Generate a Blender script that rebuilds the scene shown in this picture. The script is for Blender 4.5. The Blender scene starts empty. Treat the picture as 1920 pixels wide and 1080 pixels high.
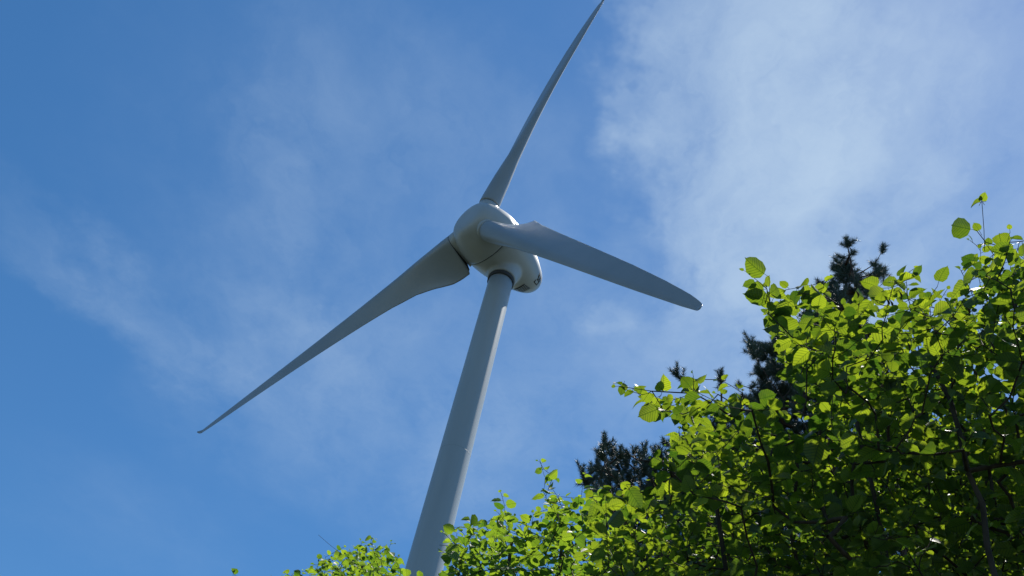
import bpy, bmesh, math, random
import numpy as np
from mathutils import Vector, Matrix, Euler, noise as mnoise

# ------------------------------------------------------------------ camera
EYE = 1.6
F_PX, PITCH, ROLL = 1813.7, 0.88393, 0.24411          # focal length in 1920-wide pixels
scn = bpy.context.scene
COL = scn.collection
cF = Vector((0, math.cos(PITCH), math.sin(PITCH)))
_R = Vector((1, 0, 0)); _U = Vector((0, -math.sin(PITCH), math.cos(PITCH)))
cR = math.cos(ROLL)*_R + math.sin(ROLL)*_U
cU = -math.sin(ROLL)*_R + math.cos(ROLL)*_U
CAM = Vector((0, 0, EYE))
cd = bpy.data.cameras.new('camera'); cam = bpy.data.objects.new('camera', cd); COL.objects.link(cam)
M = Matrix((cR, cU, -cF)).transposed().to_4x4(); M.translation = CAM
cam.matrix_world = M
cd.sensor_width = 36; cd.lens = 36*F_PX/1920; cd.clip_start = 0.05; cd.clip_end = 20000
scn.camera = cam

def ray(px, py):
    d = cF*F_PX + cR*(px-960) + cU*(540-py)
    return d.normalized()
def at(px, py, dist):                              # world point seen at a pixel, dist metres along the view axis
    d = cF*F_PX + cR*(px-960) + cU*(540-py)
    return CAM + d*(dist/F_PX)

# ------------------------------------------------------------------ light
SUN_AZ, SUN_EL = math.radians(52), math.radians(65)   # azimuth from +Y towards +X
sd = Vector((math.sin(SUN_AZ)*math.cos(SUN_EL), math.cos(SUN_AZ)*math.cos(SUN_EL), math.sin(SUN_EL)))
sl = bpy.data.lights.new('sun', 'SUN'); sl.energy = 5.0; sl.angle = math.radians(0.5); sl.color = (1, .95, .87)
so = bpy.data.objects.new('sun', sl); COL.objects.link(so)
so.rotation_euler = sd.to_track_quat('Z', 'Y').to_euler(); so.location = (0, 0, 120)
scn.view_settings.view_transform = 'Standard'; scn.view_settings.look = 'None'
scn.cycles.diffuse_bounces = 3
scn.view_settings.gamma = 1; scn.view_settings.exposure = 0.585

world = bpy.data.worlds.new('World'); scn.world = world; world.use_nodes = True
wt = world.node_tree; wn = wt.nodes; wl = wt.links
bg = wn['Background']; bg.inputs['Strength'].default_value = 0.08
def nd(tree, t, **kw):
    n = tree.nodes.new(t)
    for k, v in kw.items(): setattr(n, k, v)
    return n
def math_n(tree, op, a, b=None, clamp=False):
    n = nd(tree, 'ShaderNodeMath', operation=op, use_clamp=clamp)
    for i, v in enumerate((a, b)):
        if v is None: continue
        if isinstance(v, (int, float)): n.inputs[i].default_value = v
        else: tree.links.new(v, n.inputs[i])
    return n.outputs[0]
sky = nd(wt, 'ShaderNodeTexSky', sky_type='NISHITA', sun_disc=False, sun_elevation=SUN_EL, sun_rotation=SUN_AZ,
         altitude=300, air_density=1.0, dust_density=0.1, ozone_density=3.0)
tc = nd(wt, 'ShaderNodeTexCoord')
# clouds lie on a flat layer overhead: direction / height gives the place on that layer
sep = nd(wt, 'ShaderNodeSeparateXYZ'); wl.new(tc.outputs['Generated'], sep.inputs[0])
zc = math_n(wt, 'MAXIMUM', sep.outputs['Z'], 0.08)
cu = math_n(wt, 'DIVIDE', sep.outputs['X'], zc); cv = math_n(wt, 'DIVIDE', sep.outputs['Y'], zc)
comb = nd(wt, 'ShaderNodeCombineXYZ'); wl.new(cu, comb.inputs[0]); wl.new(cv, comb.inputs[1])
def layer(px, py):
    d = ray(px, py); return Vector((d.x/d.z, d.y/d.z, 0))
# slow warp so that the banks get uneven edges
wz = nd(wt, 'ShaderNodeTexNoise'); wz.inputs['Scale'].default_value = 5.0; wz.inputs['Detail'].default_value = 5; wz.inputs['Roughness'].default_value = .6
wl.new(comb.outputs[0], wz.inputs['Vector'])
wsub = nd(wt, 'ShaderNodeVectorMath', operation='SUBTRACT'); wl.new(wz.outputs['Color'], wsub.inputs[0]); wsub.inputs[1].default_value = (.5, .5, .5)
wsc = nd(wt, 'ShaderNodeVectorMath', operation='SCALE'); wl.new(wsub.outputs[0], wsc.inputs[0]); wsc.inputs['Scale'].default_value = .30
wadd = nd(wt, 'ShaderNodeVectorMath', operation='ADD'); wl.new(comb.outputs[0], wadd.inputs[0]); wl.new(wsc.outputs[0], wadd.inputs[1])
def bank(a, b, width, strength, soft=1.0):
    """a cloud bank stretched between two sky directions"""
    A, B = layer(*a), layer(*b); c = (A+B)/2; d = B-A; L = d.length/2
    ang = math.atan2(d.y, d.x)
    m = nd(wt, 'ShaderNodeMapping', vector_type='TEXTURE'); wl.new(wadd.outputs[0], m.inputs['Vector'])
    m.inputs['Location'].default_value = c; m.inputs['Rotation'].default_value = (0, 0, ang); m.inputs['Scale'].default_value = (L*1.25, width, 1)
    ln = nd(wt, 'ShaderNodeVectorMath', operation='LENGTH'); wl.new(m.outputs[0], ln.inputs[0])
    r = nd(wt, 'ShaderNodeMapRange', interpolation_type='SMOOTHERSTEP'); wl.new(ln.outputs['Value'], r.inputs['Value'])
    r.inputs['From Min'].default_value = 1.0+soft*.5; r.inputs['From Max'].default_value = max(0, 1.0-soft)
    r.inputs['To Min'].default_value = 0; r.inputs['To Max'].default_value = strength
    return r.outputs[0]
BANKS = [((1340, -250), (1430, 620), .145, .44, .45), ((1500, 0), (1600, 480), .16, .38, 1.0), ((1680, -100), (1980, 700), .32, .30, 1.0),
         ((1090, 570), (1200, 630), .05, .18, 1.0), ((600, 0), (560, 480), .09, .09, 1.0), ((840, 60), (900, 420), .16, .08, 1.0),
         ((20, 400), (460, 740), .07, .13, 1.0), ((800, 760), (1080, 900), .3, .15, 1.0), ((1150, 700), (1700, 600), .24, .36, 1.0),
         ((520, 500), (700, 950), .28, .13, 1.0), ((1000, 420), (1100, 560), .25, .10, 1.0), ((450, 100), (950, 800), .38, .07, 1.0), ((420, 560), (760, 760), .06, .07, 1.0), ((60, 900), (420, 1040), .2, .04, 1.0)]
tot = None
for b_ in BANKS:
    o_ = bank(*b_)
    tot = o_ if tot is None else math_n(wt, 'ADD', tot, o_)
nz = nd(wt, 'ShaderNodeTexNoise'); nz.inputs['Scale'].default_value = 7; nz.inputs['Detail'].default_value = 9; nz.inputs['Roughness'].default_value = .55
nz.inputs['Distortion'].default_value = .35
st = nd(wt, 'ShaderNodeMapping'); st.inputs['Rotation'].default_value = (0, 0, math.radians(-20)); st.inputs['Scale'].default_value = (1.15, .85, 1)
wl.new(comb.outputs[0], st.inputs['Vector']); wl.new(st.outputs[0], nz.inputs['Vector'])
nf = nd(wt, 'ShaderNodeTexNoise'); nf.inputs['Scale'].default_value = 16; nf.inputs['Detail'].default_value = 8; nf.inputs['Roughness'].default_value = .62; nf.inputs['Distortion'].default_value = .6
sf = nd(wt, 'ShaderNodeMapping'); sf.inputs['Rotation'].default_value = (0, 0, math.radians(35)); sf.inputs['Scale'].default_value = (1.0, .35, 1)
wl.new(wadd.outputs[0], sf.inputs['Vector']); wl.new(sf.outputs[0], nf.inputs['Vector'])
nmix = math_n(wt, 'ADD', math_n(wt, 'MULTIPLY', nz.outputs['Fac'], .65), math_n(wt, 'MULTIPLY', nf.outputs['Fac'], .35))
nr = nd(wt, 'ShaderNodeMapRange'); wl.new(nmix, nr.inputs['Value'])
nr.inputs['From Min'].default_value = .33; nr.inputs['From Max'].default_value = .67; nr.inputs['To Min'].default_value = .4; nr.inputs['To Max'].default_value = 1.5
thick = math_n(wt, 'MULTIPLY', tot, nr.outputs[0])
dens = math_n(wt, 'SUBTRACT', 1.0, math_n(wt, 'POWER', 2.718, math_n(wt, 'MULTIPLY', thick, -1.25)), clamp=True)
dens = math_n(wt, 'MULTIPLY', dens, .92)
hsv = nd(wt, 'ShaderNodeHueSaturation'); wl.new(sky.outputs[0], hsv.inputs['Color']); hsv.inputs['Saturation'].default_value = 1.24; hsv.inputs['Value'].default_value = 1.17; hsv.inputs['Hue'].default_value = .497
mx = nd(wt, 'ShaderNodeMix', data_type='RGBA'); wl.new(dens, mx.inputs[0]); wl.new(hsv.outputs[0], mx.inputs[6])
mx.inputs[7].default_value = (4.6, 5.85, 7.2, 1)
wl.new(mx.outputs[2], bg.inputs['Color'])

# ------------------------------------------------------------------ helpers
def obj(name, verts, faces, mat, parent=None, smooth=True, loc=None):
    me = bpy.data.meshes.new(name)
    if isinstance(verts, np.ndarray) and isinstance(faces, np.ndarray):
        n, k = faces.shape
        me.vertices.add(len(verts)); me.vertices.foreach_set('co', verts.astype(np.float32).ravel())
        me.loops.add(n*k); me.loops.foreach_set('vertex_index', faces.astype(np.int32).ravel())
        me.polygons.add(n); me.polygons.foreach_set('loop_start', np.arange(n, dtype=np.int32)*k)
        me.update(calc_edges=True)
    else:
        me.from_pydata([tuple(v) for v in verts], [], [tuple(f) for f in faces]); me.update()
    if smooth: me.polygons.foreach_set('use_smooth', np.ones(len(me.polygons), dtype=bool))
    me.materials.append(mat)
    o = bpy.data.objects.new(name, me); COL.objects.link(o)
    if parent is not None: o.parent = parent
    if loc is not None: o.location = loc
    return o
def tag(o, label=None, cat=None, group=None, kind=None):
    if label: o['label'] = label
    if cat: o['category'] = cat
    if group: o['group'] = group
    if kind: o['kind'] = kind
    return o
def empty(name, loc, rz=0):
    o = bpy.data.objects.new(name, None); COL.objects.link(o); o.location = loc; o.rotation_euler = (0, 0, rz); o.empty_display_size = .3
    return o
def mat(name, color, rough=.6, spec=.5, setup=None):
    m = bpy.data.materials.new(name); m.use_nodes = True
    p = m.node_tree.nodes['Principled BSDF']
    p.inputs['Base Color'].default_value = (*color, 1); p.inputs['Roughness'].default_value = rough
    p.inputs['Specular IOR Level'].default_value = spec
    if setup: setup(m.node_tree, p)
    return m
def noise_color(c1, c2, scale, detail=6, rough=.6, stretch=(1, 1, 1), lo=.35, hi=.65, bump=0):
    def f(t, p):
        co = nd(t, 'ShaderNodeTexCoord'); mp = nd(t, 'ShaderNodeMapping'); mp.inputs['Scale'].default_value = stretch
        t.links.new(co.outputs['Object'], mp.inputs[0])
        n = nd(t, 'ShaderNodeTexNoise'); n.inputs['Scale'].default_value = scale; n.inputs['Detail'].default_value = detail; n.inputs['Roughness'].default_value = rough
        t.links.new(mp.outputs[0], n.inputs['Vector'])
        r = nd(t, 'ShaderNodeMapRange'); t.links.new(n.outputs['Fac'], r.inputs['Value']); r.inputs['From Min'].default_value = lo; r.inputs['From Max'].default_value = hi
        x = nd(t, 'ShaderNodeMix', data_type='RGBA'); t.links.new(r.outputs[0], x.inputs[0]); x.inputs[6].default_value = (*c1, 1); x.inputs[7].default_value = (*c2, 1)
        t.links.new(x.outputs[2], p.inputs['Base Color'])
        if bump:
            b = nd(t, 'ShaderNodeBump'); b.inputs['Strength'].default_value = bump; t.links.new(n.outputs['Fac'], b.inputs['Height']); t.links.new(b.outputs[0], p.inputs['Normal'])
    return f
m_paint = mat('turbine_paint', (.32, .35, .36), .38, .5, noise_color((.36, .39, .40), (.41, .44, .45), .35, 8, .6))
m_tower = mat('tower_paint', (.31, .35, .37), .42, .5, noise_color((.31, .36, .385), (.36, .41, .43), .5, 8, .6, (1, 1, .12)))
m_blade = mat('blade_paint', (.3, .32, .33), .36, .5, noise_color((.25, .285, .31), (.29, .32, .345), .3, 7, .6))
m_seam = mat('joint_sealant', (.27, .31, .33), .6)
m_collar = mat('collar_rubber', (.035, .038, .042), .7)
m_dark = mat('dark_rubber', (.02, .022, .025), .7)

# ------------------------------------------------------------------ ground
def ground():
    n = 60; ext = [-4000, -1500, -600, -250] + list(np.linspace(-100, 160, n)) + [300, 700, 1600, 4000]
    rg = random.Random(2); V = []
    for y in ext:
        for x in ext:
            V.append((x, y, .25*math.sin(x*.05+1)*math.cos(y*.06) * (1 if max(abs(x), abs(y)) > 12 else 0)))
    k = len(ext); Fc = [(j*k+i, j*k+i+1, (j+1)*k+i+1, (j+1)*k+i) for j in range(k-1) for i in range(k-1)]
    g = obj('ground', V, Fc, mat('grass_ground', (.03, .04, .02), .95, .2, noise_color((.022, .034, .022), (.04, .044, .036), .5, 8)))
    tag(g, kind='structure')
ground()

# ------------------------------------------------------------------ wind turbine
D = 35.5/.41685
AZ, EL, PSI, TH, TILT = -.08286, .93489, -.8884, -.32164, -.015
TH += 0.0
HUB = Vector((math.sin(AZ)*math.cos(EL), math.cos(AZ)*math.cos(EL), math.sin(EL)))*D + CAM
nh = Vector((math.sin(PSI), -math.cos(PSI), 0)); zz = Vector((0, 0, 1))
nA = nh*math.cos(TILT)+zz*math.sin(TILT); vA = zz*math.cos(TILT)-nh*math.sin(TILT); uA = nA.cross(vA)
OVER = 4.0
TT = HUB - nA*OVER
turb = empty('wind_turbine', (TT.x, TT.y, 0))
tag(turb, 'white three-bladed wind turbine with egg-shaped nacelle on a tall tapering tower', 'wind turbine')
inv = Vector((TT.x, TT.y, 0))
def loft(rings, close_ends=True):
    V = []; Fc = []; n = len(rings[0])
    for r in rings: V += [tuple(p) for p in r]
    for j in range(len(rings)-1):
        for i in range(n):
            a = j*n+i; b = j*n+(i+1) % n; Fc.append((a, b, b+n, a+n))
    if close_ends:
        Fc.append(tuple(reversed(range(n)))); Fc.append(tuple(range((len(rings)-1)*n, len(rings)*n)))
    return V, Fc
def lathe(profile, c, ax, e1, e2, seg=96, squash=None):
    rings = []
    for s, r in profile:
        ring = []
        for i in range(seg):
            a = 2*math.pi*i/seg
            k = squash(s, a) if squash else (1, 0)
            ring.append(c + ax*s + (e1*math.cos(a)+e2*math.sin(a))*r*k[0] - inv + zz*k[1])
        rings.append(ring)
    return loft(rings)
def smooth_prof(pts, n=50):
    S = [p[0] for p in pts]; Rr = [p[1] for p in pts]
    t = np.cumsum([0]+[math.hypot(S[i+1]-S[i], Rr[i+1]-Rr[i]) for i in range(len(S)-1)])
    # catmull-rom through the points
    out = []
    P = [np.array(p, float) for p in pts]; P = [2*P[0]-P[1]]+P+[2*P[-1]-P[-2]]
    for i in range(1, len(P)-2):
        for q in np.linspace(0, 1, 8, endpoint=False):
            out.append(tuple(.5*((2*P[i])+(-P[i-1]+P[i+1])*q+(2*P[i-1]-5*P[i]+4*P[i+1]-P[i+2])*q*q+(-P[i-1]+3*P[i]-3*P[i+1]+P[i+2])*q**3)))
    out.append(tuple(P[-2])); return [(s, max(r, .004)) for s, r in out]
# tower
HT = TT.z - 3.75
RT, RB = 1.06, 1.30
tp = [(-.5, RB)] + [(HT*i/24, RB+(RT-RB)*(i/24)) for i in range(1, 25)]
V, Fc = loft([[Vector((math.cos(2*math.pi*i/96)*r, math.sin(2*math.pi*i/96)*r, z)) for i in range(96)] for z, r in tp])
obj('tower', V, Fc, m_tower, turb)
for fz in (.36, .70):                                  # flange joints between the tower sections
    z_ = HT*fz; r_ = RB+(RT-RB)*fz
    V, Fc = loft([[Vector((math.cos(2*math.pi*i/96)*r, math.sin(2*math.pi*i/96)*r, z)) for i in range(96)] for z, r in [(z_-.02, r_-.01), (z_-.015, r_+.003), (z_+.015, r_+.003), (z_+.02, r_-.01)]])
    obj('flange_joint', V, Fc, m_seam, turb)
rg_ = [(0, RT+.04), (.02, RT+.10), (.44, RT+.10), (.5, RT+.05)]
V, Fc = loft([[Vector((math.cos(2*math.pi*i/96)*r, math.sin(2*math.pi*i/96)*r, HT-.05+z)) for i in range(96)] for z, r in rg_])
obj('yaw_ring', V, Fc, m_collar, turb)
# spinner and nacelle (s measured along nose axis from hub centre)
SEAM = -1.8
spin = smooth_prof([(1.42, 0), (1.41, 1.0), (1.3, 1.62), (.98, 2.02), (.45, 2.3), (-.2, 2.54), (-1.1, 2.74), (SEAM+.06, 2.78)])
V, Fc = lathe(spin, HUB, nA, uA, vA); spinner = obj('spinner', V, Fc, m_paint, turb)
gap = [(SEAM+.08, 2.69), (SEAM-.1, 2.69)]
V, Fc = lathe(gap, HUB, nA, uA, vA); obj('spinner_gap', V, Fc, m_dark, turb)
nac_pts = [(SEAM, 2.78), (-2.6, 2.75), (-3.6, 2.62), (-4.8, 2.34), (-6.0, 1.95), (-7.0, 1.5), (-7.6, 1.15), (-7.95, .8), (-8.15, .4), (-8.18, 0)]
V, Fc = lathe(smooth_prof(nac_pts), HUB, nA, uA, vA)
def skirt():                                       # skirt that flares from the yaw ring up into the belly
    rings = []
    for q in np.linspace(0, 1, 14):
        z = HT+.42+q*3.2; r = RT+.20+(q**1.6)*.95
        sh = nA*(-.25*q)
        rings.append([Vector((math.cos(2*math.pi*i/64)*r, math.sin(2*math.pi*i/64)*r, z))+sh for i in range(64)])
    return loft(rings)
V2, F2 = skirt(); n0 = len(V)
nac = obj('nacelle', V+V2, Fc+[tuple(i+n0 for i in f) for f in F2], m_paint, turb)
rm = nac.modifiers.new('remesh', 'REMESH'); rm.mode = 'VOXEL'; rm.voxel_size = .07; rm.use_smooth_shade = True
sm = nac.modifiers.new('smooth', 'SMOOTH'); sm.factor = .5; sm.iterations = 40
def shell_patch(s0, s1, a0, a1, n=8, lift=.035, th=.03):
    """thin curved plate lying on the tail of the nacelle"""
    pr = sorted(smooth_prof(nac_pts)); SS = [p[0] for p in pr]; RR_ = [p[1] for p in pr]
    V = []
    for h in (lift, lift-th):
        for i in range(n+1):
            s_ = s0+(s1-s0)*i/n; r = float(np.interp(s_, SS, RR_))+h
            for j in range(n+1):
                a = math.radians(a0+(a1-a0)*j/n); V.append(HUB+nA*s_+(uA*math.cos(a)+vA*math.sin(a))*r-inv)
    m = n+1; Fc = []
    for i in range(n):
        for j in range(n):
            k = i*m+j; Fc.append((k, k+1, k+m+1, k+m)); k += m*m; Fc.append((k, k+m, k+m+1, k+1))
    rim = [j for j in range(m)]+[i*m+n for i in range(1, m)]+[n*m+j for j in range(n-1, -1, -1)]+[i*m for i in range(n-1, 0, -1)]
    for q in range(len(rim)): a, b = rim[q], rim[(q+1) % len(rim)]; Fc.append((a, a+m*m, b+m*m, b))
    return V, Fc
V, Fc = shell_patch(-6.25, -7.15, -66, -104); vent = obj('rear_vent', V, Fc, m_dark, turb)
for k in range(5):                                     # louvre blades across the vent
    s_ = -6.35-.17*k; V, Fc = shell_patch(s_, s_-.05, -67, -103, 4, .05, .02); obj('louvre', V, Fc, m_paint, vent)
V = []; Fc = []                                        # small dark marks on the tail, too far away to read
for (s0, s1, a0, a1) in [(-7.36, -7.42, -128, -166), (-6.85, -7.4, -128, -131), (-6.85, -6.93, -131, -139), (-6.9, -7.4, -143, -146), (-7.1, -7.16, -146, -151), (-6.85, -7.4, -151, -154), (-6.85, -7.4, -160, -163), (-6.85, -6.93, -155, -168)]:
    v_, f_ = shell_patch(s0, s1, a0, a1, 3, .028, .03); k0 = len(V); V += v_; Fc += [tuple(i+k0 for i in f) for f in f_]
obj('tail_marking', V, Fc, m_dark, turb)

# blades
def interp(tab, r): return float(np.interp(r, [a for a, _ in tab], [b for _, b in tab]))
T_TE = [(2.7, 3.2), (3.5, 3.35), (4.3, 3.42), (5.2, 3.25), (6.2, 2.98), (7.5, 2.68), (9, 2.45), (11, 2.22), (14, 1.98), (20, 1.6), (26, 1.25), (31, .88), (33.5, .62), (34.6, .44), (35.1, .3)]
T_LE = [(3.4, .92), (6, .8), (10, .66), (14, .58), (20, .5), (28, .4), (33.5, .28), (35.1, .2)]
T_TH = [(3.4, 1.85), (6, 1.6), (9, 1.15), (14, .72), (20, .42), (28, .24), (34, .12), (35.2, .08)]
T_CU = [(2.7, .30), (3.6, .42), (4.4, .46), (5.4, .38), (7, .15), (9, 0), (36, 0)]
T_TW = [(2.7, 48), (3.4, 45), (4.2, 40), (5.5, 30), (7.5, 19), (10, 13), (14, 9), (20, 4), (27, -1), (35, -4)]
PITCH_B = 0.0
def sect(xl, xt, th, d, t, w, c, curl=0):
    pts = []
    N = 16
    for i in range(N): # LE round (half ellipse), top to bottom handled by going round
        a = math.pi*i/N
        pts.append((math.cos(a+math.pi/2)*xl, math.sin(a+math.pi/2)*th/2))
    K = 24
    for i in range(K):
        q = i/K; pts.append((xt*q, -th/2*(1-q**1.35)*(1-.25*q)-.012*q))
    for i in range(K):
        q = 1-i/K; pts.append((xt*q, th/2*(1-q**1.35)*(1-.25*q)+.012*q))
    return [c + t*x + w*(y+(curl*(x/xt)**3.4 if x > 0 else 0)) for x, y in pts]
def dense(tab_r):
    return tab_r
RS = [2.7, 2.9, 3.1, 3.3, 3.6, 3.9, 4.2, 4.5, 4.8, 5.2, 5.6, 6, 6.5, 7, 7.5, 8, 9, 10, 11.5, 13, 15, 17, 19, 21, 23.5, 26, 28.5, 30.5, 32.5, 33.6, 34.3, 34.7]
def blade(k):
    a = TH + k*2*math.pi/3 + math.radians((2.0, -1.5, -.3)[k]); ln = (1.05, 1.058, .972)[k]; bow = (.32, 0, 0)[k]; flex = lambda r: nA*(-.2*(r/35.5)**2 + bow*math.sin(math.pi*min(1, r/35.5)))
    d = (vA*math.cos(a)+uA*math.sin(a)); t0 = -vA*math.sin(a)+uA*math.cos(a)
    rings = []
    for r in RS:
        b = math.radians(interp(T_TW, r)+PITCH_B)
        t = t0*math.cos(b)-nA*math.sin(b); w = nA*math.cos(b)+t0*math.sin(b)
        rings.append(sect(interp(T_LE, r), interp(T_TE, r), interp(T_TH, r), d, t, w, HUB+d*(r*ln if r > 12 else r*(1+(ln-1)*max(0, r-3)/9))+flex(r)-inv, interp(T_CU, r)))
    # swept tip that turns up out of the rotor plane
    b = math.radians(1); t = t0*math.cos(b)-nA*math.sin(b)
    for q, (dr, dn, xl_, xt_, tl) in enumerate([(34.98, .0, .21, .34, .1), (35.15, .03, .19, .30, .3), (35.3, .09, .16, .24, .5), (35.42, .15, .12, .16, .8), (35.5, .22, .07, .10, .9)]):
        rings.append(sect(xl_, xt_, .07, d, t, (nA-d*tl).normalized(), HUB+d*dr*ln+flex(dr)+nA*dn-t*(.02*q)-inv))
    V, Fc = loft(rings)
    o = obj('blade', V, Fc, m_blade, turb)
    # dark seal at the root and the fixed root fairing on the spinner
    b = math.radians(interp(T_TW, 2.7)); t = t0*math.cos(b)-nA*math.sin(b); w = nA*math.cos(b)+t0*math.sin(b)
    V, Fc = loft([sect(.90, 2.8, 1.78, d, t, w, HUB+d*2.655-inv), sect(.90, 2.8, 1.78, d, t, w, HUB+d*2.72-inv)])
    obj('root_seal', V, Fc, m_dark, o)
    bf = b+math.radians(9); t = t0*math.cos(bf)-nA*math.sin(bf); w = nA*math.cos(bf)+t0*math.sin(bf)
    V, Fc = loft([sect(1.0, 2.3, 1.95, d, t, w, HUB+d*1.5-inv), sect(.95, 2.4, 1.88, d, t, w, HUB+d*2.2-inv), sect(.93, 2.5, 1.84, d, t, w, HUB+d*2.64-inv)])
    obj('root_fairing', V, Fc, m_paint, o)
for k in range(3): blade(k)
#@@VEG
# ------------------------------------------------------------------ vegetation
rng = np.random.default_rng(11)
def unit(a): return a/np.maximum(np.linalg.norm(a, axis=-1, keepdims=True), 1e-9)

def leaf_mat(name, dark, light, trans_d, trans_l, fac=.5):
    m = bpy.data.materials.new(name); m.use_nodes = True; t = m.node_tree; L = t.links
    p = t.nodes['Principled BSDF']; out = t.nodes['Material Output']
    at_ = nd(t, 'ShaderNodeAttribute', attribute_name='rnd')
    uv = nd(t, 'ShaderNodeUVMap', uv_map='UVMap'); sp = nd(t, 'ShaderNodeSeparateXYZ'); L.new(uv.outputs[0], sp.inputs[0])
    # side veins: run forward from the midrib; midrib itself
    av = math_n(t, 'ABSOLUTE', math_n(t, 'SUBTRACT', sp.outputs['Y'], .5))
    ph = math_n(t, 'SUBTRACT', math_n(t, 'MULTIPLY', sp.outputs['X'], 8.0), math_n(t, 'MULTIPLY', av, 5.0))
    fr = math_n(t, 'ABSOLUTE', math_n(t, 'SUBTRACT', math_n(t, 'FRACT', ph), .5))
    v1 = nd(t, 'ShaderNodeMapRange', interpolation_type='SMOOTHSTEP'); L.new(fr, v1.inputs['Value']); v1.inputs['From Min'].default_value = 0; v1.inputs['From Max'].default_value = .16; v1.inputs['To Min'].default_value = 1; v1.inputs['To Max'].default_value = 0
    v2 = nd(t, 'ShaderNodeMapRange', interpolation_type='SMOOTHSTEP'); L.new(av, v2.inputs['Value']); v2.inputs['From Min'].default_value = .0; v2.inputs['From Max'].default_value = .035; v2.inputs['To Min'].default_value = 1; v2.inputs['To Max'].default_value = 0
    vein = math_n(t, 'MAXIMUM', v1.outputs[0], v2.outputs[0])
    def mixc(a, b, f):
        x = nd(t, 'ShaderNodeMix', data_type='RGBA'); L.new(f, x.inputs[0])
        for i, c in ((6, a), (7, b)):
            if isinstance(c, tuple): x.inputs[i].default_value = (*c, 1)
            else: L.new(c, x.inputs[i])
        return x.outputs[2]
    nz_ = nd(t, 'ShaderNodeTexNoise'); nz_.inputs['Scale'].default_value = 60; co = nd(t, 'ShaderNodeTexCoord'); L.new(co.outputs['Object'], nz_.inputs['Vector'])
    f = math_n(t, 'ADD', math_n(t, 'MULTIPLY', at_.outputs['Fac'], .8), math_n(t, 'MULTIPLY', nz_.outputs['Fac'], .25), clamp=True)
    base = mixc(dark, light, f); L.new(base, p.inputs['Base Color']); p.inputs['Roughness'].default_value = .54; p.inputs['Specular IOR Level'].default_value = .45
    tb = mixc(trans_d, trans_l, f); tv = mixc(tb, tuple(c*.55 for c in trans_d), math_n(t, 'MULTIPLY', vein, .75))
    tr = nd(t, 'ShaderNodeBsdfTranslucent'); L.new(tv, tr.inputs['Color'])
    bp = nd(t, 'ShaderNodeBump'); bp.inputs['Strength'].default_value = .35; bp.inputs['Distance'].default_value = .004; L.new(vein, bp.inputs['Height']); L.new(bp.outputs[0], p.inputs['Normal'])
    ms = nd(t, 'ShaderNodeMixShader'); ms.inputs[0].default_value = fac; L.new(p.outputs[0], ms.inputs[1]); L.new(tr.outputs[0], ms.inputs[2])
    L.new(ms.outputs[0], out.inputs['Surface']); return m
m_leafA = leaf_mat('hazel_leaf', (.010, .028, .012), (.024, .055, .014), (.03, .16, .012), (.74, .95, .035), .29)
m_leafC = leaf_mat('bush_leaf', (.025, .065, .012), (.055, .115, .022), (.10, .30, .02), (.68, .93, .045), .30)
m_bark = mat('hazel_bark', (.04, .032, .022), .85, .2, noise_color((.022, .018, .013), (.06, .048, .035), 25, 8, .6, (1, 1, .3), bump=.4))
m_pbark = mat('pine_bark', (.05, .035, .03), .9, .2, noise_color((.03, .022, .018), (.09, .06, .045), 9, 8, .6, (1, 1, .3), bump=.5))
m_needle = mat('pine_needle', (.022, .04, .03), .5, .35, noise_color((.035, .06, .05), (.07, .11, .075), 3, 4))
m_catkin = mat('dry_catkin', (.045, .03, .02), .9, .1)

# leaf blade template: u along the leaf, v across, z out of plane
US = np.array([0, .06, .16, .30, .46, .62, .76, .87, .95, 1.0])
WD = np.array([.05, .27, .41, .49, .50, .46, .36, .21, .07, .0])
def leaf_tmpl():
    V = []; UV = []
    for i, (u, w) in enumerate(zip(US, WD)):
        ser = (.018 if i % 2 else -.018) if 0 < i < 9 else 0
        for v in (-1, -.5, 0, .5, 1):
            V.append((u-(.05*abs(v) if 0 < i < 9 else 0), v*(w+(ser if abs(v) == 1 else 0)), 0)); UV.append((u, .5+.5*v*w/.5))
    Fq = []
    for i in range(len(US)-1):
        for j in range(4): a = i*5+j; Fq.append((a, a+1, a+6, a+5))
    return np.array(V), np.array(UV), np.array(Fq)
LT, LUV, LF = leaf_tmpl()
def build_leaves(name, P, Dr, Nn, S, material, parent, aspect=.88):
    """P base points, Dr tip directions, Nn leaf normals, S lengths"""
    P = np.array(P); Dr = unit(np.array(Dr)); Nn = np.array(Nn); S = np.array(S); n = len(P)
    Nn = unit(Nn - (Nn*Dr).sum(1, keepdims=True)*Dr); Bn = np.cross(Nn, Dr)
    u = LT[:, 0][None]; v = LT[:, 1][None]*aspect*rng.uniform(.72, 1.15, (n, 1))
    fold = rng.uniform(.05, .8, (n, 1)); droop = rng.uniform(-.1, .6, (n, 1)); cup = rng.uniform(-.5, .5, (n, 1)); tw = rng.normal(0, .35, (n, 1)); wv = rng.uniform(0, 6.28, (n, 1)); skew = rng.normal(0, .08, (n, 1))
    z = fold*np.abs(v)*.8 - droop*u**2 + cup*v**2 + tw*u*v + .022*np.sin(wv+u*17+v*5)*(np.abs(v)*2)
    vv = v + skew*u**2
    X = P[:, None, :] + S[:, None, None]*(u[..., None]*Dr[:, None] + vv[..., None]*Bn[:, None] + z[..., None]*Nn[:, None])
    m = len(LT); V = X.reshape(-1, 3); Fc = (LF[None]+(np.arange(n)*m)[:, None, None]).reshape(-1, 4)
    o = obj(name, V, Fc, material, parent)
    me = o.data; uvl = me.uv_layers.new(name='UVMap')
    UVv = np.tile(LUV, (n, 1)); uvl.data.foreach_set('uv', UVv[Fc.ravel()].astype(np.float32).ravel())
    a = me.attributes.new('rnd', 'FLOAT', 'POINT'); a.data.foreach_set('value', np.repeat(rng.beta(1.1, 1.3, n), m).astype(np.float32))
    return o

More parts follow.
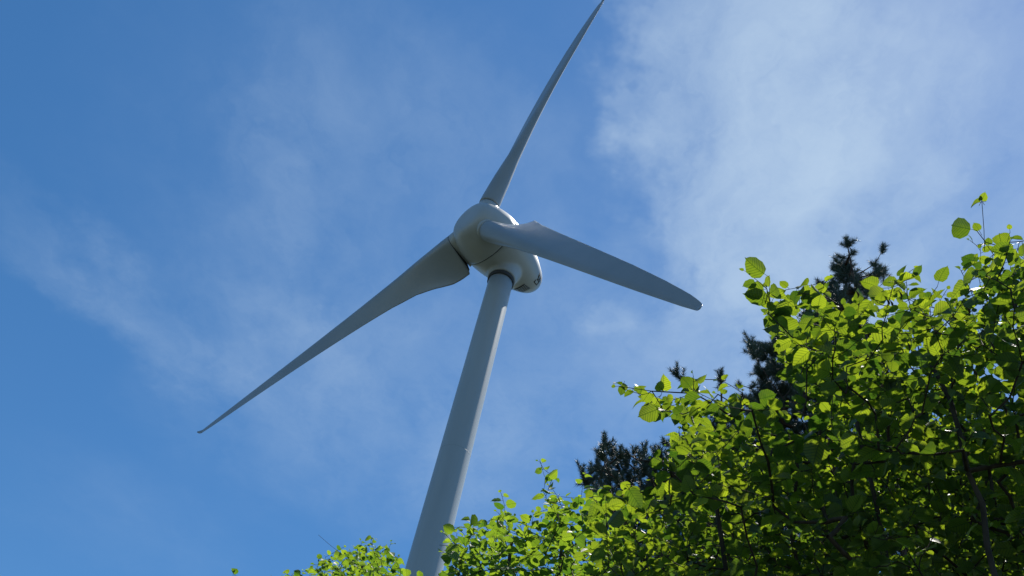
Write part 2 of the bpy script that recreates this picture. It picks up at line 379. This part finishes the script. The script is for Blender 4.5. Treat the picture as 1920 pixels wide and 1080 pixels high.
def in_poly(x, y, poly):
    c = False; n = len(poly); j = n-1
    for i in range(n):
        xi, yi = poly[i]; xj, yj = poly[j]
        if (yi > y) != (yj > y) and x < (xj-xi)*(y-yi)/(yj-yi)+xi: c = not c
        j = i
    return c
def sample_poly(poly, spacing, jitter, holes=()):
    """crown outline read as view directions; blue-noise like filling"""
    xs = [p[0] for p in poly]; ys = [p[1] for p in poly]; out = []
    y = min(ys)
    while y < max(ys):
        x = min(xs)
        while x < max(xs):
            X = x+rng.uniform(-jitter, jitter); Y = y+rng.uniform(-jitter, jitter)
            if in_poly(X, Y, poly) and not any((X-h[0])**2+(Y-h[1])**2 < h[2]**2 for h in holes): out.append((X, Y))
            x += spacing
        y += spacing
    return out

class Skeleton:
    def __init__(self, path, step=.12):
        self.P = []; self.par = []; self.step = step
        for i, p in enumerate(path): self.add(Vector(p), i-1)
        self.tips = []
    def add(self, p, par): self.P.append(tuple(p)); self.par.append(par); return len(self.P)-1
    def connect(self, tip, up=.25, lim=None, start=None):
        A = np.array(self.P); t = np.array(tip)
        dv = t-A; dd = np.linalg.norm(dv, axis=1)
        cost = dd + .55*np.maximum(0, -dv[:, 2])      # prefer growing upwards
        i = int(np.argmin(cost)) if start is None else start
        a = Vector(self.P[i]); b = Vector(tip); L = (b-a).length
        n = max(2, int(L/self.step)); side = Vector(rng.normal(0, .06*L, 3))
        cur = i; chain = []
        for k in range(1, n+1):
            q = k/n; p = a.lerp(b, q)+side*math.sin(math.pi*q)-zz*up*L*q*(1-q)*.6
            cur = self.add(p, cur); chain.append(cur)
        self.tips.append((i, chain)); return chain
    def radii(self, tip_r, expo=2.4, rmax=None):
        n = len(self.P); acc = np.zeros(n)
        r = np.zeros(n)
        for i in range(n-1, -1, -1):
            r[i] = max(acc[i]**(1/expo), tip_r)
            if self.par[i] >= 0: acc[self.par[i]] += r[i]**expo*1.01
        if rmax: r = np.minimum(r, rmax)
        return r
    def mesh(self, r, sides_fn, keep):
        V = []; Fc = []
        P = [Vector(p) for p in self.P]
        for i in range(len(P)):
            j = self.par[i]
            if j < 0 or not keep(i): continue
            a, b = P[j], P[i]; d = (b-a)
            if d.length < 1e-5: continue
            d.normalize(); e = d.orthogonal().normalized(); f = d.cross(e); s_ = sides_fn(r[i]); k0 = len(V)
            ra = min(r[j], r[i]*1.35)
            for c, rr in ((a-d*ra*.3, ra), (b+d*r[i]*.3, r[i])):
                for q in range(s_):
                    w = 2*math.pi*q/s_; V.append(tuple(c+(e*math.cos(w)+f*math.sin(w))*rr))
            for q in range(s_): Fc.append((k0+q, k0+(q+1) % s_, k0+s_+(q+1) % s_, k0+s_+q))
        return V, Fc

def shoots_to_leaves(sk, acc, nl=(4, 8), gap=.042, size=(.055, .085), tilt=.5, droop=.25, cfac=1.0):
    """leaves set alternately along the last part of every shoot"""
    A = np.array(sk.P)
    for i, ch in sk.tips:
        pts = [A[sk.par[ch[0]]]]+[A[c] for c in ch]; pts = pts[::-1]
        n = int(rng.integers(nl[0], nl[1]+1)); base = rng.uniform(*size)
        az = rng.uniform(0, 6.28); side = 1
        d0 = unit(np.array(pts[0])-np.array(pts[1]))
        pos = 0.0
        for k in range(n):
            s_ = pos; q = 0; p = pts[0]
            while q < len(pts)-1:
                seg = np.linalg.norm(pts[q+1]-pts[q])
                if s_ <= seg: p = pts[q]+(pts[q+1]-pts[q])*(s_/max(seg, 1e-6)); d0 = unit(pts[q]-pts[q+1]); break
                s_ -= seg; q += 1
            else: break
            h = np.cross(d0, (0, 0, 1)); h = unit(h if np.linalg.norm(h) > .1 else np.array([math.cos(az), math.sin(az), 0]))
            dr = unit(d0*(1.0 if k == 0 else rng.uniform(.3, .9)) + h*side*(0.1 if k == 0 else rng.uniform(.6, 1.1)) + np.array([0, 0, -droop*rng.uniform(0, 1.6)]) + rng.normal(0, .15, 3))
            nn = unit(np.array([0, 0, 1.])+rng.normal(0, tilt, 3)+d0*.15)
            sz = base*(.55 if k == 0 else rng.uniform(.75, 1.15))*min(1, .55+.22*k)
            pet = p+dr*.012
            acc['pet'].append((p, pet)); acc['P'].append(pet); acc['D'].append(dr); acc['N'].append(nn); acc['S'].append(sz)
            side = -side; pos += gap*rng.uniform(.7, 1.3)*cfac*(.5 if k == 0 else 1)
def new_acc(): return dict(P=[], D=[], N=[], S=[], pet=[])
def facing_leaf(acc, px, py, dist, size, dirpx, tilt=(0, 0)):
    """one large leaf seen broadside at the edge of the crown"""
    c = at(px, py, dist); e = at(px+dirpx[0], py+dirpx[1], dist); d = (e-c).normalized()
    nn = -(ray(px, py)) + Vector(rng.normal(0, .38, 3))
    p = c-d*size*.5
    if nn.z < 0: nn = -nn
    acc['P'].append(np.array(p)); acc['D'].append(np.array(d)); acc['N'].append(np.array(nn.normalized())); acc['S'].append(size); acc['pet'].append((np.array(p-d*.02), np.array(p)))
    return p-d*.02
def petioles(V, Fc, acc, r=.0009):
    for a, b in acc['pet']:
        a = Vector(a); b = Vector(b); d = (b-a)
        if d.length < 1e-4: continue
        d.normalize(); e = d.orthogonal().normalized(); f = d.cross(e); k0 = len(V)
        for c in (a, b+d*.003):
            for q in range(3): w = 2.094*q; V.append(tuple(c+(e*math.cos(w)+f*math.sin(w))*r))
        for q in range(3): Fc.append((k0+q, k0+(q+1) % 3, k0+3+(q+1) % 3, k0+3+q))

def broadleaf(name, label, cat, group, stems, fills, extra, leafmat, opts, specials=None, bare=(), tip_r=.0011, tipleaves=(), clump=0):
    """stems: lists of world points from the ground; fills: (polygon, spacing, jitter, dmin, dmax, holes)"""
    base = Vector(stems[0][0])
    root = empty(name, (base.x, base.y, 0)); tag(root, label, cat, group)
    sk = None; marks = []
    for path in stems:
        pts = []
        for a, b in zip(path[:-1], path[1:]):
            a = Vector(a); b = Vector(b); n = max(2, int((b-a).length/.15))
            for k in range(n): pts.append(a.lerp(b, k/n)+Vector(rng.normal(0, .008, 3)))
        pts.append(Vector(path[-1]))
        if sk is None: sk = Skeleton(pts)
        else:
            par = -1
            for p in pts: par = sk.add(p, par)
    nstem = len(sk.P)
    acc = new_acc()
    tips = []
    for fi, (poly, sp_, jit, d0, d1, holes) in enumerate(fills):
        for x, y in sample_poly(poly, sp_, jit, holes):
            p = at(x, y, rng.uniform(d0, d1))
            if clump and d0 < 4 and mnoise.noise(p*clump) < -.28: continue      # gaps between the leaf sprays
            if p.z > .35: tips.append(p)
    for x, y, d in extra: tips.append(at(x, y, d))
    c0 = Vector(stems[0][len(stems[0])//2])
    tips.sort(key=lambda p: (p-c0).length+rng.uniform(0, .15))
    for p in tips: sk.connect(p)
    shoots_to_leaves(sk, acc, **opts)
    nt = len(sk.tips)
    if specials:
        for (px, py, dist, size, dp) in specials:
            j = facing_leaf(acc, px, py, dist, size, dp); sk.connect(j)
    for pts in bare:                                   # bare or nearly bare twigs
        ch = sk.connect(at(*pts[0])); cur = ch[-1]
        for q in pts[1:]: cur = sk.add(at(*q), cur)
        sk.tips.append((0, [cur]))
    for (px, py, dist, size, dp) in tipleaves: facing_leaf(acc, px, py, dist, size, dp)
    r = sk.radii(tip_r); r = np.where(np.arange(len(r)) < nstem, np.maximum(r, .0095), r)
    big = lambda i: r[i] >= .009
    sides = lambda rr: 4 if rr < .003 else (6 if rr < .01 else 10)
    off = np.array([base.x, base.y, 0])
    comp = list(range(len(r)))                          # every stem that rises on its own is a part of its own
    for i in range(len(r)):
        if sk.par[i] >= 0 and big(sk.par[i]) and big(i): comp[i] = comp[sk.par[i]]
    for c in sorted(set(comp[i] for i in range(len(r)) if big(i))):
        V, Fc = sk.mesh(r, sides, lambda i: big(i) and comp[i] == c)
        if V: obj('stem', np.array(V)-off, [tuple(f) for f in Fc], m_bark, root)
    V, Fc = sk.mesh(r, sides, lambda i: not big(i)); petioles(V, Fc, acc)
    obj('twigs', np.array(V)-off, [tuple(f) for f in Fc], m_bark, root)
    cr = build_leaves('crown', np.array(acc['P'])-off, acc['D'], acc['N'], acc['S'], leafmat, root)
    return root, sk, off

def ground_path(px, py, dist, lean=(0, 0), top=None):
    p = at(px, py, dist); b = Vector((p.x+lean[0], p.y+lean[1], -.05)); return [b, b.lerp(p, .5)+Vector((lean[0]*.1, lean[1]*.1, .1)), p]

DEEP = [(1868, 600, 60), (1868, 705, 30), (1900, 735, 30), (1705, 700, 45), (1500, 860, 35), (1780, 745, 14)]      # openings in the back of the crown that let sun reach the front sprays
HOLES = [(1865, 705, 22), (1900, 735, 18), (1780, 745, 12), (1215, 800, 26), (1250, 820, 14)]
P1 = [(1400, 500), (1450, 535), (1500, 540), (1545, 535), (1600, 565), (1650, 530), (1705, 510), (1722, 550), (1762, 520), (1800, 530), (1800, 480), (1822, 440), (1850, 450), (1890, 435), (1960, 430), (2200, 400), (2250, 1280), (1490, 1280), (1550, 860), (1560, 760), (1500, 690), (1455, 620), (1425, 580)]
P2 = [(1165, 728), (1250, 712), (1350, 722), (1440, 738), (1490, 770), (1560, 840), (1560, 1280), (1080, 1280), (1090, 1000), (1110, 905), (1150, 890), (1210, 860), (1275, 835), (1290, 790), (1240, 770), (1200, 750)]
P1i = [(x+18*(x < 1900), y+28) for x, y in P1]; P2i = [(x+14, y+32) for x, y in P2]
P1k = [(x+40*(x < 1900), y+150) for x, y in P1]; P2k = [(x+60, y+150) for x, y in P2]; P1j = [(x+26*(x < 1900), y+75) for x, y in P1]; P2j = [(x+40, y+85) for x, y in P2]
stA = [ground_path(1740, 640, 3.75, (.1, .05)), ground_path(1600, 760, 4.3, (.3, .2)), ground_path(1900, 560, 4.6, (.05, .3)),
       ground_path(1330, 880, 4.2, (.6, .3)), ground_path(2100, 650, 4.8, (-.1, .3)), ground_path(1480, 950, 4.8, (.4, .1))]
specA = [(1797, 425, 3.3, .085, (-30, -6)), (1412, 500, 3.3, .09, (-22, -14)), (1213, 775, 3.45, .075, (-26, 10)), (1520, 560, 3.4, .065, (26, 12)), (1190, 935, 3.5, .078, (12, 20)),
         (1530, 850, 3.4, .09, (-8, 30)), (1700, 520, 3.4, .055, (20, -10)), (1722, 508, 3.4, .04, (14, -12)), (1765, 512, 3.4, .06, (6, -20)), (1245, 716, 3.5, .062, (4, -18)), (1440, 745, 3.4, .06, (22, -4)),
         (1640, 555, 3.45, .078, (-20, 4)), (1890, 640, 3.5, .09, (18, 8)), (1470, 580, 3.4, .08, (-20, 6)), (1905, 690, 3.5, .08, (14, 10)), (1660, 625, 3.4, .09, (24, 10)), (1290, 720, 3.5, .085, (-14, -18))]
bareA = [[(1846, 470, 3.3), (1845, 432, 3.3), (1843, 405, 3.3), (1841, 378, 3.3)], [(1205, 740, 3.5), (1180, 733, 3.5), (1160, 724, 3.5)]]
tipA = [(1827, 381, 3.3, .042, (-24, 4)), (1845, 369, 3.3, .03, (8, -14)), (1838, 371, 3.3, .018, (-6, -10)), (1831, 424, 3.3, .034, (-6, -10)), (1170, 724, 3.5, .03, (-14, -4)), (1165, 733, 3.5, .035, (-4, 12))]
hA, skA, offA = broadleaf('hazel_bush', 'large hazel bush with broad rounded backlit leaves filling the lower right', 'bush', 'leafy bushes below the turbine', stA,
    [(P1, 25, 13, 3.1, 4.2, HOLES), (P1i, 24, 14, 3.8, 5.0, HOLES), (P1j, 23, 14, 4.4, 5.6, HOLES), (P1j, 24, 14, 5.2, 6.6, DEEP), (P1j, 24, 14, 4.3, 5.8, DEEP), (P1k, 24, 14, 4.0, 5.5, HOLES), (P2, 26, 13, 3.25, 4.1, HOLES), (P2i, 25, 14, 3.8, 5.0, HOLES), (P2j, 24, 14, 4.4, 5.6, HOLES), (P2j, 24, 14, 5.2, 6.4, HOLES), (P2j, 24, 14, 4.3, 5.8, HOLES), (P2k, 26, 14, 4.0, 5.5, HOLES)],
    [(1160, 724, 3.5), (1300, 705, 3.5), (1555, 522, 3.5), (1712, 505, 3.5), (1400, 510, 3.4), (1350, 712, 3.5)], m_leafA,
    dict(nl=(4, 7), gap=.038, size=(.038, .082), tilt=.6), specA, bareA, tipleaves=tipA, clump=3.2)
# old hanging catkins
def catkin(p, L):
    rings = []
    for q in np.linspace(0, 1, 9):
        r = .0032*math.sin(math.pi*min(.97, max(.06, q)))**.5*(1+.25*math.sin(q*40))
        c = Vector(p)-zz*L*q+Vector((.006*math.sin(q*3), 0, 0))
        rings.append([c+Vector((math.cos(a)*r, math.sin(a)*r, 0)) for a in np.linspace(0, 2*math.pi, 7)[:-1]])
    return loft(rings)
for (px, py) in [(1785, 590), (1792, 596), (1806, 560), (1812, 574), (1798, 620), (1685, 545), (1662, 560), (1668, 562), (1605, 545), (1824, 690), (1840, 800), (1700, 640), (1760, 660), (1856, 640), (1880, 760)]:
    v_, f_ = catkin(at(px, py, 3.2), rng.uniform(.035, .055))
    obj('catkin', [tuple(Vector(q)-Vector(offA)) for q in v_], f_, m_catkin, hA)

P3 = [(830, 992), (860, 978), (905, 972), (938, 940), (960, 962), (1008, 962), (1018, 920), (1035, 905), (1060, 952), (1090, 915), (1130, 910), (1210, 1350), (850, 1350), (842, 1050), (828, 1015)]
P3i = [(x+6, y+22) for x, y in P3]
broadleaf('hazel_bush', 'mid-sized leafy bush whose left edge overlaps the right side of the turbine tower', 'bush', 'leafy bushes below the turbine',
    [ground_path(960, 1010, 5.3, (.2, .1)), ground_path(1060, 990, 5.4, (.0, .2)), ground_path(900, 1060, 5.2, (.3, 0))],
    [(P3, 18, 9, 4.6, 5.6, ()), (P3i, 20, 10, 5.0, 6.6, ()), (P3i, 22, 11, 5.8, 7.4, ())],
    [(940, 926, 5.0), (1020, 880, 5.0), (1040, 890, 5.0), (1095, 893, 5.0), (833, 1000, 4.9), (830, 1035, 5), (1012, 866, 5.0)], m_leafC,
    dict(nl=(4, 7), gap=.034, size=(.042, .07), tilt=.55), [(840, 990, 4.8, .065, (-14, -8)), (1038, 887, 4.9, .06, (10, -6)), (1010, 1050, 4.7, .08, (18, 8))],
    [[(1030, 915, 5.0), (1020, 890, 5.0), (1012, 862, 5.0)], [(852, 1024, 4.9), (838, 1023, 4.9), (824, 1022, 4.9)]])
P4 = [(585, 1050), (615, 1028), (650, 1020), (700, 1006), (735, 1018), (748, 1050), (755, 1085), (860, 1100), (870, 1300), (380, 1300), (440, 1092), (520, 1080), (560, 1070)]
P4i = [(x, y+16) for x, y in P4]
broadleaf('hedge_bush', 'low small-leaved bush with a bare twig, left of the turbine tower foot', 'bush', 'leafy bushes below the turbine',
    [ground_path(680, 1060, 6.9, (.1, .1)), ground_path(600, 1110, 6.8, (.2, .1)), ground_path(740, 1120, 6.9, (-.1, .2))],
    [(P4, 13.5, 7, 6.3, 7.3, ()), (P4i, 15, 8, 6.8, 8.4, ()), (P4i, 17, 8, 7.4, 9.0, ())],
    [(697, 1008, 6.8), (733, 1018, 6.8), (437, 1073, 6.6), (610, 1045, 6.8), (745, 1045, 6.8), (550, 1076, 6.8)], m_leafC,
    dict(nl=(4, 7), gap=.032, size=(.04, .062), tilt=.55), [(439, 1070, 6.6, .055, (-4, -10)), (762, 1072, 6.3, .06, (-2, -14)), (788, 1076, 6.3, .05, (0, -14)), (556, 1074, 6.6, .05, (-8, -6))],
    [[(660, 1058, 6.8), (640, 1038, 6.8), (620, 1023, 6.8), (597, 1003, 6.8)], [(742, 1052, 6.8), (750, 1042, 6.8)]])

# pines: whorled limbs with needle brushes
def pine(name, label, group, top, dist, fills, extra, needle=.06, seed=0, leaders=(), tr=.14):
    t = at(top[0], top[1], dist); base = Vector((t.x, t.y, -.05))
    root = empty(name, (t.x, t.y, 0)); tag(root, label, 'tree', group)
    n = int(t.z/.3); path = [base.lerp(t, k/n) for k in range(n+1)]
    sk = Skeleton(path, .18); tips = []
    for poly, sp_, jit, dd, holes in fills:
        for x, y in sample_poly(poly, sp_, jit, holes):
            d_ = dist+rng.normal(0, dd); p = at(x, y, d_)
            if p.z > 1: tips.append(p)
    for x, y in extra: tips.append(at(x, y, dist))
    tips.sort(key=lambda p: math.hypot(p.x-t.x, p.y-t.y)+.15*(t.z-p.z))
    for p in tips: sk.connect(p, up=.5)
    r = sk.radii(.0045, 2.2, tr)
    for i in range(n+1): r[i] = .008+(tr-.008)*(1-i/n)**1.1
    off = np.array([t.x, t.y, 0])
    V, Fc = sk.mesh(r, lambda rr: 12, lambda i: i <= n); obj('trunk', np.array(V)-off, [tuple(f) for f in Fc], m_pbark, root)
    V, Fc = sk.mesh(r, lambda rr: 4 if rr < .02 else 6, lambda i: i > n)
    obj('limbs', np.array(V)-off, [tuple(f) for f in Fc], m_pbark, root)
    # needles
    A = np.array(sk.P); P = []; Dv = []
    jobs = [(A[ch[-1]], A[sk.par[ch[-1]]]) for _, ch in sk.tips]+[(np.array(path[-1]), np.array(path[-2]))]
    for tip, prev in jobs:
        d = unit(unit(tip-prev)*.55+np.array([0, 0, .9])+rng.normal(0, .12, 3)); L = rng.uniform(.14, .30); m = int(L*1000)
        q = rng.uniform(0, 1, m); o_ = tip-d*L*.45+np.outer(q*L, d)
        rad = unit(np.cross(rng.normal(0, 1, (m, 3)), d)); dirs = unit(rad*(.9-.35*q)[:, None]+d*(.45+.5*q)[:, None])
        P.append(o_); Dv.append(dirs)
        for kk in range(3):                           # side candles
            d2 = unit(d+rng.normal(0, .5, 3)); m2 = int(L*500); q = rng.uniform(0, 1, m2); o2 = tip-d*L*.4+np.outer(q*L*.6, d2)
            rad = unit(np.cross(rng.normal(0, 1, (m2, 3)), d2)); P.append(o2); Dv.append(unit(rad*.8+d2*.7))
    P = np.concatenate(P)-off; Dv = np.concatenate(Dv); m = len(P); w = unit(np.cross(Dv, rng.normal(0, 1, (m, 3))))*.0024
    Ln = needle*rng.uniform(.7, 1.15, m)[:, None]
    V = np.stack([P-w, P+w, P+Dv*Ln], 1).reshape(-1, 3); Fc = np.arange(m*3).reshape(-1, 3)
    obj('crown', V, Fc, m_needle, root, smooth=False)
    return root
G1 = [(1578, 490), (1597, 480), (1610, 530), (1640, 500), (1654, 480), (1652, 520), (1625, 580), (1690, 690), (1740, 800), (1850, 790), (1980, 760), (2050, 1200), (1350, 1200), (1330, 900), (1390, 745), (1425, 705), (1405, 650), (1440, 645), (1455, 605), (1490, 620), (1535, 570), (1540, 535), (1562, 530), (1570, 495)]
pine('pine_tree', 'tall dark pine whose two spiky leaders rise above the hazel on the right', 'pines behind the bushes', (1588, 455), 14.0,
     [(G1, 12, 7, .45, ()), (G1, 22, 11, 1.1, ())], [(1655, 468), (1588, 455), (1600, 475), (1577, 482), (1405, 638), (1388, 722), (1545, 538), (1566, 500), (1608, 520), (1640, 495), (1588, 500), (1574, 520), (1600, 545), (1630, 530), (1560, 560), (1648, 510)], .085)
G2 = [(1128, 830), (1160, 835), (1215, 842), (1262, 846), (1290, 806), (1350, 765), (1400, 800), (1400, 1200), (1150, 1200), (1115, 930), (1090, 892), (1100, 872), (1125, 868)]
pine('pine_tree', 'lower dark pine showing behind the middle of the hazel bush, with clumped shoots', 'pines behind the bushes', (1352, 705), 11.5,
     [(G2, 14, 7, .45, ()), (G2, 24, 12, 1.0, ())], [(1270, 705), (1270, 695), (1134, 830), (1090, 885), (1352, 712), (1250, 830)], .065)
